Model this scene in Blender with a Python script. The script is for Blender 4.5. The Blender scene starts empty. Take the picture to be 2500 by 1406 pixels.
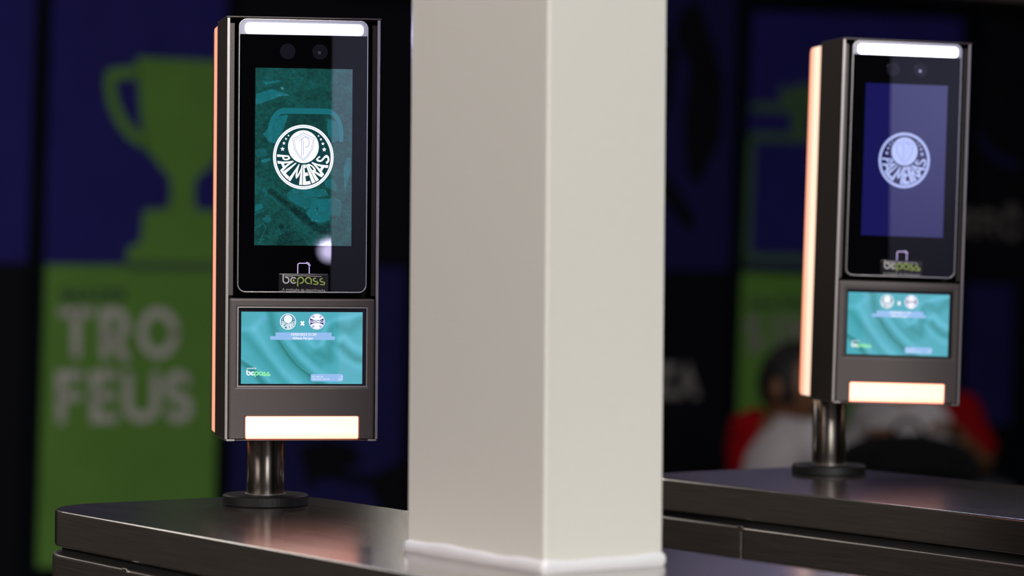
import bpy, bmesh, math, random
import numpy as np
from mathutils import Matrix, Vector
random.seed(4); rng = np.random.default_rng(7)
PI = math.pi
sc = bpy.context.scene
COL = sc.collection

# ------------------------------------------------------------------ camera, world, lights, exposure
EYE = 1.27; TOP = 1.05; FPX = 6927.0; PITCH = .012; ROLL = .008
cam_d = bpy.data.cameras.new('camera'); cam = bpy.data.objects.new('camera', cam_d); COL.objects.link(cam)
cam_d.sensor_width = 36; cam_d.lens = 36 * FPX / 2500; cam_d.clip_start = .05; cam_d.clip_end = 100
cam.matrix_world = Matrix.Translation((0, 0, EYE)) @ Matrix.Rotation(PI/2 - PITCH, 4, 'X') @ Matrix.Rotation(ROLL, 4, 'Z')
cam_d.dof.use_dof = True; cam_d.dof.focus_distance = 2.41; cam_d.dof.aperture_fstop = 5.0
sc.camera = cam
sc.view_settings.view_transform = 'Standard'; sc.view_settings.look = 'None'
sc.view_settings.exposure = 0; sc.view_settings.gamma = 1; sc.view_settings.use_curve_mapping = False
w = bpy.data.worlds.new('world'); sc.world = w; w.use_nodes = True
w.node_tree.nodes['Background'].inputs[0].default_value = (.9, .85, .85, 1)
w.node_tree.nodes['Background'].inputs[1].default_value = .022

def area(name, loc, target, size, power, color, size_y=None):
    d = bpy.data.lights.new(name, 'AREA'); d.energy = power; d.color = color
    d.shape = 'RECTANGLE'; d.size = size; d.size_y = size_y or size
    o = bpy.data.objects.new(name, d); COL.objects.link(o); o.location = loc
    o.rotation_euler = (Vector(target) - Vector(loc)).to_track_quat('-Z', 'Y').to_euler(); return o
area('ceiling_light_behind', (.85, -.6, 2.9), (-.02, 2, 1.25), 1.3, 150, (1, .985, .95))
area('ceiling_light_side', (-2.3, .5, 2.9), (-.1, 2.1, 1.2), .9, 58, (1, .88, .84))
area('added_highlight_light_lane', (-.15, 1.7, 2.98), (-.15, 1.75, 0), .7, 7, (1, .96, .93), .25)  # unseen light added to put highlights on the upper edges
area('ceiling_light_over', (.2, 4.6, 2.98), (.2, 4.5, 0), 1.0, 4, (.85, .85, 1), .3)
area('ceiling_light_hall', (2.2, 6.3, 2.98), (1.9, 6.9, 0), 1.4, 22, (1, .97, .95), .5)
area('ceiling_light_hall_left', (-2.1, 5.3, 2.98), (-2.1, 5.4, 0), 1.6, 22, (1, .96, .93), .6)

# ------------------------------------------------------------------ pixel to place helpers (used to measure the photograph)
def ray(px, py):
    X = px - 1250; Y = py - 703; c, s = math.cos(ROLL), math.sin(ROLL)
    X, Y = c*X + s*Y, -s*X + c*Y
    cp, sp = math.cos(PITCH), math.sin(PITCH)
    return Vector((X, cp*FPX - sp*Y, -sp*FPX - cp*Y))
def at(px, py, y):
    d = ray(px, py); return Vector((0, 0, EYE)) + d * (y / d.y)
LA = Vector((-.570, .822, 0)).normalized(); LB = Vector((.822, .570, 0)).normalized()
def AB(a, b, z=0): return LA*a + LB*b + Vector((0, 0, z))
WALL_A = 8.25
def onwall(px, py):                     # -> (b, z) on the back wall
    d = ray(px, py); t = WALL_A / d.dot(LA); p = d*t; return (p.dot(LB), EYE + p.z)

# ------------------------------------------------------------------ materials
def nm(name):
    m = bpy.data.materials.new(name); m.use_nodes = True
    return m, m.node_tree, m.node_tree.nodes['Principled BSDF']
def mat(name, col, rough=.5, metal=0, emit=None, es=0, spec=.5, ior=1.5, bump=None, vary=0, coat=0):
    m, t, b = nm(name)
    b.inputs['Base Color'].default_value = (*col, 1); b.inputs['Roughness'].default_value = rough
    b.inputs['Metallic'].default_value = metal; b.inputs['Specular IOR Level'].default_value = spec
    b.inputs['IOR'].default_value = ior; b.inputs['Coat Weight'].default_value = coat
    if emit: b.inputs['Emission Color'].default_value = (*emit, 1); b.inputs['Emission Strength'].default_value = es
    tc = t.nodes.new('ShaderNodeTexCoord')
    if bump:
        n = t.nodes.new('ShaderNodeTexNoise'); n.inputs['Scale'].default_value = bump[0]; n.inputs['Detail'].default_value = 4
        mp = t.nodes.new('ShaderNodeMapping'); mp.inputs['Scale'].default_value = bump[2] if len(bump) > 2 else (1, 1, 1)
        t.links.new(tc.outputs['Object'], mp.inputs[0]); t.links.new(mp.outputs[0], n.inputs['Vector'])
        bp = t.nodes.new('ShaderNodeBump'); bp.inputs['Strength'].default_value = bump[1]; bp.inputs['Distance'].default_value = .001
        t.links.new(n.outputs['Fac'], bp.inputs['Height']); t.links.new(bp.outputs[0], b.inputs['Normal'])
    if vary:
        n = t.nodes.new('ShaderNodeTexNoise'); n.inputs['Scale'].default_value = 6
        t.links.new(tc.outputs['Object'], n.inputs['Vector'])
        mx = t.nodes.new('ShaderNodeMix'); mx.data_type = 'RGBA'
        mx.inputs[6].default_value = (*[c*(1-vary) for c in col], 1); mx.inputs[7].default_value = (*[min(1, c*(1+vary)) for c in col], 1)
        t.links.new(n.outputs['Fac'], mx.inputs[0]); t.links.new(mx.outputs[2], b.inputs['Base Color'])
    return m
def brushed(name, col, rough, scale, along=(1, 40, 40), rv=.12, bs=.08, cv=.14):
    m, t, b = nm(name); b.inputs['Metallic'].default_value = 1
    tc = t.nodes.new('ShaderNodeTexCoord'); mp = t.nodes.new('ShaderNodeMapping'); mp.inputs['Scale'].default_value = along
    n = t.nodes.new('ShaderNodeTexNoise'); n.inputs['Scale'].default_value = scale; n.inputs['Detail'].default_value = 6
    t.links.new(tc.outputs['Object'], mp.inputs[0]); t.links.new(mp.outputs[0], n.inputs['Vector'])
    r = t.nodes.new('ShaderNodeMapRange'); r.inputs[3].default_value = rough-rv; r.inputs[4].default_value = rough+rv
    t.links.new(n.outputs['Fac'], r.inputs[0]); t.links.new(r.outputs[0], b.inputs['Roughness'])
    mx = t.nodes.new('ShaderNodeMix'); mx.data_type = 'RGBA'
    mx.inputs[6].default_value = (*[c*(1-cv) for c in col], 1); mx.inputs[7].default_value = (*[min(1, c*(1+cv)) for c in col], 1)
    r2 = t.nodes.new('ShaderNodeMapRange'); r2.inputs[1].default_value = .3; r2.inputs[2].default_value = .7
    t.links.new(n.outputs['Fac'], r2.inputs[0]); t.links.new(r2.outputs[0], mx.inputs[0]); t.links.new(mx.outputs[2], b.inputs['Base Color'])
    bp = t.nodes.new('ShaderNodeBump'); bp.inputs['Strength'].default_value = bs; bp.inputs['Distance'].default_value = .0003
    t.links.new(n.outputs['Fac'], bp.inputs['Height']); t.links.new(bp.outputs[0], b.inputs['Normal'])
    return m
def srgb(r, g, b):
    f = lambda c: (c/255)/12.92 if c/255 <= .04045 else ((c/255+.055)/1.055)**2.4
    return (f(r), f(g), f(b))
def screen_ink(name, rgb, k=1.0):      # a lit pixel colour under glossy glass
    return mat(name, (0, 0, 0), .02, emit=tuple(c*k for c in srgb(*rgb)), es=1, ior=2.1)
M = {}
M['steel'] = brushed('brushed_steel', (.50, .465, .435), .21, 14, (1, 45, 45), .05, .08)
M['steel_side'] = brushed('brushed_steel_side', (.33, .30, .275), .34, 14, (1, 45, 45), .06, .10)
M['tube'] = brushed('brushed_tube', (.27, .25, .225), .36, 7, (34, 34, .05), .04, .0, .75)
for _m in (M['tube'],):
    _t = _m.node_tree; _b = _t.nodes['Principled BSDF']; _b.inputs['Anisotropic'].default_value = .92; _b.inputs['Anisotropic Rotation'].default_value = .25
    _g = _t.nodes.new('ShaderNodeTangent'); _g.direction_type = 'RADIAL'; _g.axis = 'Z'; _t.links.new(_g.outputs[0], _b.inputs['Tangent'])
M['gap'] = mat('black_gap', (.004, .004, .004), .8)
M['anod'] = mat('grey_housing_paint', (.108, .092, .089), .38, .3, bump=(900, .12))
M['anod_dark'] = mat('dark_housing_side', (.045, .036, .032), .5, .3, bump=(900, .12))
M['lip'] = mat('bare_metal_edge', (.52, .48, .46), .35, .9)
M['rim'] = mat('reader_silver_rim', (.62, .60, .60), .25, .9)
M['glass'] = mat('black_glass', (.0012, .0012, .002), .008, ior=1.46)
M['cap'] = mat('frosted_white_cap', (.34, .34, .40), .35, emit=(.55, .56, .85), es=.22)
M['led'] = mat('white_led', (1, 1, 1), .4, emit=(.93, .93, 1.0), es=7)
M['lens'] = mat('camera_window', (.012, .011, .020), .02, ior=1.5)
M['lensdot'] = mat('lens_glint', (.9, .9, .9), .1, 1)
M['black'] = mat('black_rubber', (.003, .003, .0035), .5, bump=(300, .1))
M['badge'] = mat('badge_gloss_black', (.012, .010, .011), .18, coat=.6)
M['wht'] = mat('print_and_glint_white', (.62, .60, .60), .5)
M['lime'] = mat('print_lime', (.36, .50, .10), .5)
M['thin'] = mat('print_grey', (.42, .42, .42), .5)
M['nfc'] = mat('icon_violet', (0, 0, 0), .3, emit=(.70, .55, 1.0), es=1.0)
M['bezel'] = mat('screen_bezel', (.010, .009, .014), .2)
M['paint'] = mat('cream_wall_paint', (.70, .685, .64), .42, bump=(420, .30))
M['seal'] = mat('white_sealant', (.76, .76, .80), .3, bump=(60, .4))

# ------------------------------------------------------------------ mesh builder
class MB:
    def __init__(s): s.v = []; s.f = []; s.mi = []
    def add(s, vs, fs, mi=0):
        n = len(s.v); s.v += [tuple(v) for v in vs]; s.f += [tuple(i+n for i in f) for f in fs]; s.mi += [mi]*len(fs)
    def box(s, x0, x1, y0, y1, z0, z1, mi=0):
        v = [(x, y, z) for z in (z0, z1) for y in (y0, y1) for x in (x0, x1)]
        s.add(v, [(0, 2, 3, 1), (4, 5, 7, 6), (0, 1, 5, 4), (1, 3, 7, 5), (3, 2, 6, 7), (2, 0, 4, 6)], mi)
    def prism(s, out, fn, h0, h1, mi=0):      # outline of 2D points, fn(a, b, h) -> xyz
        n = len(out); s.add([fn(a, b, h0) for a, b in out] + [fn(a, b, h1) for a, b in out],
            [tuple(range(n))[::-1], tuple(range(n, 2*n))] + [(i, (i+1) % n, n+(i+1) % n, n+i) for i in range(n)], mi)
    def flat(s, out, fn, mi=0):
        s.add([fn(a, b) for a, b in out], [tuple(range(len(out)))], mi)
    def ringplate(s, out, inn, fn, h0, h1, mi=0):   # plate with a hole; loops of equal length
        n = len(out); v = [fn(a, b, h) for h in (h0, h1) for L in (out, inn) for a, b in L]
        f = []
        for i in range(n):
            j = (i+1) % n
            f += [(i, j, n+j, n+i), (2*n+i, 3*n+i, 3*n+j, 2*n+j), (i, 2*n+i, 2*n+j, j), (n+i, n+j, 3*n+j, 3*n+i)]
        s.add(v, f, mi)
    def lathe(s, prof, c=(0, 0, 0), n=48, mi=0):
        v = []; f = []
        for r, z in prof:
            for k in range(n): a = 2*PI*k/n; v.append((c[0]+r*math.cos(a), c[1]+r*math.sin(a), c[2]+z))
        for i in range(len(prof)-1):
            for k in range(n): j = (k+1) % n; f.append((i*n+k, i*n+j, (i+1)*n+j, (i+1)*n+k))
        f.append(tuple(range(n))[::-1]); f.append(tuple(range((len(prof)-1)*n, len(prof)*n)))
        s.add(v, f, mi)
    def build(s, name, mats, parent=None, bevel=0, seg=2, smooth=False, mw=None):
        me = bpy.data.meshes.new(name); me.from_pydata(s.v, [], s.f)
        for m in (mats if isinstance(mats, (list, tuple)) else [mats]): me.materials.append(m)
        me.polygons.foreach_set('material_index', s.mi)
        bm = bmesh.new(); bm.from_mesh(me); bmesh.ops.recalc_face_normals(bm, faces=bm.faces); bm.to_mesh(me); bm.free()
        if smooth: me.polygons.foreach_set('use_smooth', [True]*len(me.polygons))
        me.update(); o = bpy.data.objects.new(name, me); COL.objects.link(o)
        if parent: o.parent = parent
        if mw is not None: o.matrix_local = mw
        if bevel:
            b = o.modifiers.new('bevel', 'BEVEL'); b.width = bevel; b.segments = seg; b.limit_method = 'ANGLE'; b.angle_limit = .6; b.harden_normals = True
            me.polygons.foreach_set('use_smooth', [True]*len(me.polygons))
        return o
def empty(name, mw):
    o = bpy.data.objects.new(name, None); COL.objects.link(o); o.empty_display_size = .1; o.matrix_world = mw; return o
def tag(o, label, cat, group=None, kind=None):
    o['label'] = label; o['category'] = cat
    if group: o['group'] = group
    if kind: o['kind'] = kind
    return o
def rrect(x0, x1, z0, z1, r, n=6, rl=None):
    p = []; rl = rl or r           # rl: radius of the two corners on the x0 side
    for cx, cz, a0, r in ((x1-r, z1-r, 0, r), (x0+rl, z1-rl, 90, rl), (x0+rl, z0+rl, 180, rl), (x1-r, z0+r, 270, r)):
        for k in range(n+1):
            a = math.radians(a0+90*k/n); p.append((cx+r*math.cos(a), cz+r*math.sin(a)))
    return p
def arc(cx, cy, r, a0, a1, n=16, ry=None):
    ry = ry or r
    return [(cx+r*math.cos(math.radians(a0+(a1-a0)*k/n)), cy+ry*math.sin(math.radians(a0+(a1-a0)*k/n))) for k in range(n+1)]
def stroke(mb, pts, w, fn, mi=0, cap=False):
    """flat ribbon of width w along 2D pts, mapped by fn(a, b)"""
    P = [Vector((p[0], p[1])) for p in pts]; Q = [P[0]]
    for p in P[1:]:
        if (p-Q[-1]).length > 1e-9: Q.append(p)
    L = []; R = []
    for i, p in enumerate(Q):
        d0 = (Q[i]-Q[i-1]).normalized() if i else None
        d1 = (Q[i+1]-Q[i]).normalized() if i < len(Q)-1 else None
        d0 = d0 or d1; d1 = d1 or d0
        n0 = Vector((-d0.y, d0.x)); n1 = Vector((-d1.y, d1.x)); n = n0+n1
        n = n.normalized() if n.length > 1e-6 else n0
        k = w/2/max(.5, n.dot(n0)); L.append(p+n*k); R.append(p-n*k)
    vs = [fn(p.x, p.y) for p in L] + [fn(p.x, p.y) for p in R]; N = len(Q)
    mb.add(vs, [(i, i+1, N+i+1, N+i) for i in range(N-1)], mi)
    if cap:
        for c in (Q[0], Q[-1]):
            mb.flat([(c.x+w/2*math.cos(2*PI*k/12), c.y+w/2*math.sin(2*PI*k/12)) for k in range(12)], fn, mi)
def text_mesh(mb, s, x0, x1, yb, h, fn, mi=0, bold=0, space=1.0):
    """lettering from the built-in font, fitted in x0..x1 with cap height h above baseline yb"""
    cu = bpy.data.curves.new('t', 'FONT'); cu.body = s; cu.space_character = space; cu.offset = bold; cu.resolution_u = 3
    o = bpy.data.objects.new('t', cu); COL.objects.link(o)
    dg = bpy.context.evaluated_depsgraph_get(); me = bpy.data.meshes.new_from_object(o.evaluated_get(dg))
    xs = [v.co.x for v in me.vertices]; a, b = min(xs), max(xs)
    k = (x1-x0)/(b-a); kh = h/.70
    mb.add([fn(x0+(v.co.x-a)*k, yb+v.co.y*kh) for v in me.vertices], [tuple(p.vertices) for p in me.polygons], mi)
    bpy.data.objects.remove(o); bpy.data.curves.remove(cu); bpy.data.meshes.remove(me)

# stroke alphabet for the round-ended signs, unit height, x to the right
def gl(c):
    A = arc
    return {
     'T': ([[(0, 1), (.68, 1)], [(.34, 1), (.34, 0)]], .68),
     'R': ([[(0, 0), (0, 1), (.32, 1)] + A(.32, .71, .29, 90, -90, 10) + [(0, .42)], [(.30, .42), (.60, -.06)]], .62),
     'O': ([A(.45, .5, .45, 0, 360, 32, .5)], .9),
     'F': ([[(0, -.02), (0, 1), (.55, 1)], [(0, .52), (.48, .52)]], .55),
     'E': ([[(.56, 0), (0, 0), (0, 1), (.56, 1)], [(0, .52), (.5, .52)]], .56),
     'U': ([[(0, 1), (0, .34)] + A(.33, .34, .33, 180, 360, 12) + [(.66, 1)]], .66),
     'S': ([A(.29, .74, .27, 30, 270, 12, .26) + A(.29, .24, .29, 90, -150, 12, .24)], .6),
     'I': ([[(0, 0), (0, 1)]], .1),
     'M': ([[(0, 0), (0, 1), (.36, .4), (.72, 1), (.72, 0)]], .72),
     'Z': ([[(0, 1), (.6, 1), (0, 0), (.62, 0)]], .62),
     'A': ([[(0, 0), (.36, 1), (.72, 0)], [(.13, .33), (.59, .33)]], .72),
     'P': ([[(0, 0), (0, 1), (.30, 1)] + A(.30, .72, .28, 90, -90, 10) + [(0, .44)]], .58),
     '^': ([[(0, 1.12), (.18, 1.3), (.36, 1.12)]], .36),
    }[c]

# ------------------------------------------------------------------ pictures shown on the screens (flat, self-lit pixels)
def inpoly(X, Y, P):
    r = np.zeros(X.shape, bool); n = len(P)
    for i in range(n):
        x0, y0 = P[i]; x1, y1 = P[(i+1) % n]
        if y0 == y1: continue
        c = ((y0 > Y) != (y1 > Y)) & (X < (x1-x0)*(Y-y0)/(y1-y0)+x0); r ^= c
    return r
def dline(X, Y, P):
    d = np.full(X.shape, 1e9)
    for (x0, y0), (x1, y1) in zip(P[:-1], P[1:]):
        dx, dy = x1-x0, y1-y0; t = np.clip(((X-x0)*dx+(Y-y0)*dy)/(dx*dx+dy*dy+1e-9), 0, 1)
        d = np.minimum(d, np.hypot(X-x0-t*dx, Y-y0-t*dy))
    return d
def vnoise(X, Y, s, seed):
    g = np.random.default_rng(seed).random((64, 64)); x = X/s % 63; y = Y/s % 63
    i = np.floor(x).astype(int); j = np.floor(y).astype(int); fx = x-i; fy = y-j; fx = fx*fx*(3-2*fx); fy = fy*fy*(3-2*fy)
    i1 = (i+1) % 64; j1 = (j+1) % 64
    return (g[j, i]*(1-fx)+g[j, i1]*fx)*(1-fy)+(g[j1, i]*(1-fx)+g[j1, i1]*fx)*fy
def aerial(X, Y):
    n = .30*vnoise(X, Y, 26, 1)+.3*vnoise(X+Y*.3, Y, 8, 2)+.4*vnoise(X*.8+Y*.6, (Y*.8-X*.6)*1.8, 4, 3)
    L = .22+.24*(n-.5)
    z8 = lambda q: [(615+a/8.27, 440+b/8.27) for a, b in q]; z2 = lambda q: [(600+a/7.03, 280+b/7.03) for a, b in q]
    z1 = lambda q: [(500+a/4.687, 20+b/4.687) for a, b in q]
    L += .05*np.clip((330-Y)/160, 0, 1)*(vnoise(X, Y*3, 14, 9)-.4)
    def fill(P, val, k=.8):
        m = inpoly(X, Y, P); L[m] = L[m]*(1-k)+val*k+(.10*(n[m]-.5))
    fill([(702, 275), (790, 275), (798, 330), (790, 380), (690, 380), (680, 330)], .14, .7)
    ring = np.abs(np.maximum(np.abs(X-745)/1.0-52, 0)**2+np.minimum(Y-325, 0)**2)**.5
    r = np.hypot(np.maximum(np.abs(X-745)-50, 0), np.minimum(Y-322, 0)*.72+0)
    m = (r > 32) & (r < 42) & (Y < 345) & (Y > 262); L[m] = .42
    fill(z2([(550, 20), (720, 20), (640, 260), (500, 500), (400, 480), (290, 340), (400, 210)]), .44)
    fill(z2([(1390, 60), (1540, 100), (1600, 250), (1590, 430), (1490, 480), (1400, 330)]), .40)
    fill(z1([(580, 990), (760, 930), (860, 960), (960, 1000), (860, 1010), (580, 1115)]), .46)
    fill(z1([(655, 850), (840, 825), (860, 850), (700, 880)]), .42)
    fill(z1([(860, 905), (895, 910), (890, 940), (865, 925)]), .55)
    fill(z2([(160, 600), (330, 600), (390, 690), (200, 740), (160, 700)]), .33)
    fill(z2([(250, 790), (400, 740), (440, 780), (300, 840)]), .46)
    fill(z2([(1730, 730), (1800, 720), (1800, 950), (1710, 1300), (1690, 1160), (1680, 920)]), .40)
    fill(z2([(1330, 1120), (1500, 1090), (1560, 1200), (1560, 1310), (1380, 1240)]), .36)
    fill(z8([(800, 180), (1480, 170), (1560, 300), (1230, 340), (1190, 520), (1100, 590), (830, 440), (740, 380), (690, 290)]), .38)
    fill(z8([(1600, 330), (1780, 370), (1830, 480), (1780, 720), (1600, 700)]), .33)
    L -= .11*np.exp(-(dline(X, Y, z8([(380, 230), (800, 560), (1150, 830), (1400, 1000), (1500, 1010)]))/9)**4)
    L += .05*np.exp(-(dline(X, Y, z8([(150, 150), (700, 560), (1050, 960), (1330, 1300)]))/5)**4)
    fill(z8([(1230, 345), (1420, 372), (1600, 365), (1600, 560), (1580, 800), (1400, 850), (1220, 820), (1090, 660), (1190, 520), (1200, 400)]), .43)
    fill(z8([(1300, 540), (1340, 535), (1330, 620), (1300, 610)]), .25)
    fill(z8([(540, 1110), (900, 1010), (1100, 1250), (1150, 1330), (520, 1330)]), .13, .7)
    fill(z8([(1380, 880), (1600, 870), (1620, 1180), (1500, 1000)]), .15)
    fill(z8([(70, 520), (190, 460), (240, 550), (70, 640)]), .42)
    fill(z8([(70, 700), (300, 580), (370, 620), (300, 700), (80, 800)]), .15)
    fill(z8([(200, 790), (350, 700), (400, 800), (330, 870)]), .37)
    L[np.hypot(X-(615+600/8.27), Y-(440+935/8.27)) < 6] = .10
    for q in ([(140, 1300), (290, 970), (220, 860)], [(70, 970), (215, 890)], [(70, 695), (290, 590)]):
        L += .18*np.exp(-(dline(X, Y, z8(q))/.8)**2)
    for q in ([(150, 1400), (1330, 1120)], [(1200, 520), (1200, 400), (1240, 340), (1420, 365)]): L -= .05*np.exp(-(dline(X, Y, z8(q))/.9)**2)
    for k in range(60):
        a = rng.random(); x = 622+237*rng.random(); y = 430+160*rng.random()
        L += .30*np.exp(-((X-x)**2+(Y-y)**2)/1.1)
    L = np.clip(L, .06, .65)
    tb = [(.0, (8, 30, 36)), (.12, (16, 58, 58)), (.25, (26, 92, 88)), (.42, (30, 128, 140)), (.65, (120, 190, 200))]
    xs = [a for a, _ in tb]; C = np.array([srgb(*c) for _, c in tb])
    return np.stack([np.interp(L, xs, C[:, k]) for k in range(3)], -1)*.68
def folds(X, Y):                          # coordinates of zoomed crop 2173 x 1406
    L = .62+.10*(vnoise(X, Y, 420, 5)-.5)+.04*(vnoise(X, Y, 60, 6)-.5)
    def f(P, wd, a, side=0):
        nonlocal L
        L = L+a*np.exp(-(dline(X, Y, P)/wd)**2)
    f([(560, 140), (620, 420), (760, 680), (960, 930), (1200, 1150), (1400, 1290)], 75, -.42)
    f([(700, 580), (850, 820), (1010, 1000), (1200, 1130)], 16, -.20)
    f([(640, 440), (700, 560), (1000, 960), (1210, 1110)], 6, .25)
    f([(330, 420), (560, 800), (800, 1100), (1000, 1260)], 60, .24)
    f([(150, 480), (350, 720), (600, 1000), (800, 1250)], 70, -.22)
    f([(120, 420), (300, 380), (480, 220)], 60, .22)
    f([(800, 560), (1000, 800), (1250, 1030), (1500, 1200)], 60, .24)
    f([(940, 560), (1150, 800), (1350, 960)], 45, -.16)
    f([(1150, 560), (1270, 690), (1380, 620), (1440, 330), (1560, 260), (1980, 170)], 45, .30)
    f([(1500, 420), (1560, 330), (1800, 420), (1980, 260)], 90, -.30)
    f([(1300, 760), (1480, 860), (1520, 620)], 90, -.32)
    f([(1640, 560), (1720, 520), (1850, 660), (2000, 720)], 55, .30)
    f([(1680, 660), (1780, 760), (1900, 860), (2010, 880)], 55, -.36)
    f([(1560, 700), (1700, 860), (1850, 960), (2010, 1010)], 55, .20)
    f([(120, 920), (260, 1010), (400, 1180), (470, 1260)], 50, -.50)
    f([(130, 860), (330, 990), (560, 1200)], 22, .20)
    L = np.clip(L, 0, 1)
    a = np.array(srgb(52, 128, 128)); b = np.array(srgb(72, 165, 178)); c = np.array(srgb(104, 194, 216))
    t = L[..., None]
    return np.where(t < .5, a+(b-a)*t*2, b+(c-b)*(t-.5)*2)
def picture(name, x0, x1, z0, z1, y, colfn, nx, nz, strength, parent):
    u = np.linspace(0, 1, nx); v = np.linspace(0, 1, nz); U, V = np.meshgrid(u, v)
    co = np.stack([x0+(x1-x0)*U, np.full_like(U, y), z1+(z0-z1)*V], -1).reshape(-1, 3)
    idx = np.arange(nx*nz).reshape(nz, nx)
    F = np.stack([idx[:-1, :-1], idx[1:, :-1], idx[1:, 1:], idx[:-1, 1:]], -1).reshape(-1, 4)
    me = bpy.data.meshes.new(name); me.vertices.add(len(co)); me.vertices.foreach_set('co', co.ravel())
    me.loops.add(F.size); me.loops.foreach_set('vertex_index', F.ravel())
    me.polygons.add(len(F)); me.polygons.foreach_set('loop_start', np.arange(0, F.size, 4)); me.update(calc_edges=True)
    C = colfn(U, V).reshape(-1, 3); at_ = me.color_attributes.new('Col', 'FLOAT_COLOR', 'POINT')
    at_.data.foreach_set('color', np.c_[C, np.ones(len(C))].ravel())
    m, t, b = nm(name); b.inputs['Base Color'].default_value = (0, 0, 0, 1); b.inputs['Roughness'].default_value = .02; b.inputs['IOR'].default_value = 2.1
    a = t.nodes.new('ShaderNodeVertexColor'); a.layer_name = 'Col'; t.links.new(a.outputs[0], b.inputs['Emission Color']); b.inputs['Emission Strength'].default_value = strength
    me.materials.append(m); o = bpy.data.objects.new(name, me); COL.objects.link(o); o.parent = parent; return o

# ------------------------------------------------------------------ the club crest and the logo on the screens
INK = {}
def crest(mb, cx, cy, rx, ry, fn, W, G, L, detail=True):
    """unit crest mapped: x right, y up; W white, G dark, L line material indices"""
    g = lambda d: (lambda a, b: fn(cx+a*rx, cy+b*ry, d))
    circ = lambda r, ox=0, oy=0, n=64: [(ox+r*math.cos(2*PI*k/n), oy+r*math.sin(2*PI*k/n)) for k in range(n)]
    mb.flat(circ(1), g(0), W); 
    if detail: stroke(mb, circ(.952)+[circ(.952)[0]], .012, g(1), L)
    mb.flat(circ(.90), g(2), G)
    BY, BR = .321, .508
    mb.flat(circ(BR, 0, BY), g(3), W)
    def rin(a):      # inner limit along direction a (a = angle from straight down, + to the left)
        dx, dy = -math.sin(a), -math.cos(a); r0 = BR+.05
        bq = dx*0+dy*BY; disc = bq*bq-(BY*BY-r0*r0); return bq+math.sqrt(max(0, disc))
    def warp(a0, a1):
        def f(u, v):
            a = math.radians(a0+(a1-a0)*u); ri = rin(a); ro = .868; r = ro+(ri-ro)*v
            return g(4)(-math.sin(a)*r, -math.cos(a)*r)
        return f
    def sub(P, n=6):
        Q = [P[0]]
        for a, b in zip(P[:-1], P[1:]): Q += [(a[0]+(b[0]-a[0])*k/n, a[1]+(b[1]-a[1])*k/n) for k in range(1, n+1)]
        return Q
    LT = [('P', 95, 79.5, .34), ('A', 81, 56, .26), ('L', 55.5, 36, .36), ('M', 36, 2.2, .20), ('E', 1, -18, .42), ('I', -19, -28.5, .9),
          ('R', -29.5, -50, .34), ('A', -47, -73, .26), ('S', -73, -96, .30)]
    h = lambda P, w, f, vw=None: ribbon(mb, P, w, vw or w*.42, f, W)
    for c, a0, a1, w in LT:
        f = warp(a0, a1); e = w/2; vw = .15
        if c == 'P': h(sub([(e, 0), (e, 1)]), w, f); h(sub([(e, .93), (.6, .93)]) + arc(.6, .70, .26, 90, -90, 10, .22) + sub([(.6, .48), (e, .48)], 3), w, f, vw)
        if c == 'A': h(sub([(e*.7, 0), (.5, 1)]), w, f, .02); h(sub([(1-e*.7, 0), (.5, 1)]), w, f, .02); h(sub([(.2, .3), (.8, .3)]), .1, f, .16)
        if c == 'L': h(sub([(e, 0), (e, 1)]), w, f); h(sub([(e, .09), (.97, .09)]), w, f, .17)
        if c == 'M': h(sub([(e, 0), (e*1.6, 1)]), w, f); h(sub([(1-e, 0), (1-e*1.6, 1)]), w, f); h(sub([(e*1.8, .97), (.5, .25), (1-e*1.8, .97)]), w*.9, f, .02)
        if c == 'E': h(sub([(e, 0), (e, 1)]), w, f); [h(sub([(e, q), (.95, q)]), w, f, .17) for q in (.085, .52, .92)]
        if c == 'I': h(sub([(.5, 0), (.5, 1)]), w, f)
        if c == 'R': h(sub([(e, 0), (e, 1)]), w, f); h(sub([(e, .93), (.55, .93)]) + arc(.55, .72, .27, 90, -90, 10, .20) + sub([(.55, .52), (e, .52)], 3), w, f, vw); h(sub([(.5, .5), (.86, 0)]), w, f, .02)
        if c == 'S': h(arc(.52, .72, .32, 20, 270, 14, .20) + arc(.50, .28, .34, 90, -160, 14, .20), w, f, .14)
    for sx in (-1, 1):
        for x, y, s in ((.495, .66, .038), (.576, .556, .047), (.642, .419, .06), (.686, .242, .078)):
            mb.flat([(sx*x+s*(1 if k % 2 == 0 else .45)*math.sin(PI*k/5), y+s*(1 if k % 2 == 0 else .45)*math.cos(PI*k/5)) for k in range(10)], g(4), W)
    if detail:
        sh = [(-.36, .58), (-.2, .63), (0, .75), (.2, .65), (.36, .60), (.30, .25), (.15, .02), (0, -.11), (-.15, .02), (-.30, .25), (-.36, .58)]
        stroke(mb, sh, .014, g(5), L); stroke(mb, [(x*.86, .26+(y-.26)*.86) for x, y in sh], .010, g(5), L)
        stroke(mb, [(-.06, .02), (-.06, .55), (-.14, .52)], .014, g(5), L); stroke(mb, [(-.0, .06), (-.0, .5)], .014, g(5), L)
        stroke(mb, arc(.06, .46, .13, 170, -90, 14, .16), .016, g(5), L)
def ribbon(mb, P, wu, wv, f, mi):
    """stroke whose half widths differ along u and v (unit box letters)"""
    L = []; R = []
    for i in range(len(P)):
        a = P[max(0, i-1)]; b = P[min(len(P)-1, i+1)]; dx, dy = b[0]-a[0], b[1]-a[1]; l = math.hypot(dx, dy) or 1
        nx, ny = -dy/l, dx/l; L.append((P[i][0]+nx*wu/2, P[i][1]+ny*wv/2)); R.append((P[i][0]-nx*wu/2, P[i][1]-ny*wv/2))
    N = len(P); mb.add([f(*p) for p in L]+[f(*p) for p in R], [(i, i+1, N+i+1, N+i) for i in range(N-1)], mi)
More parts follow.
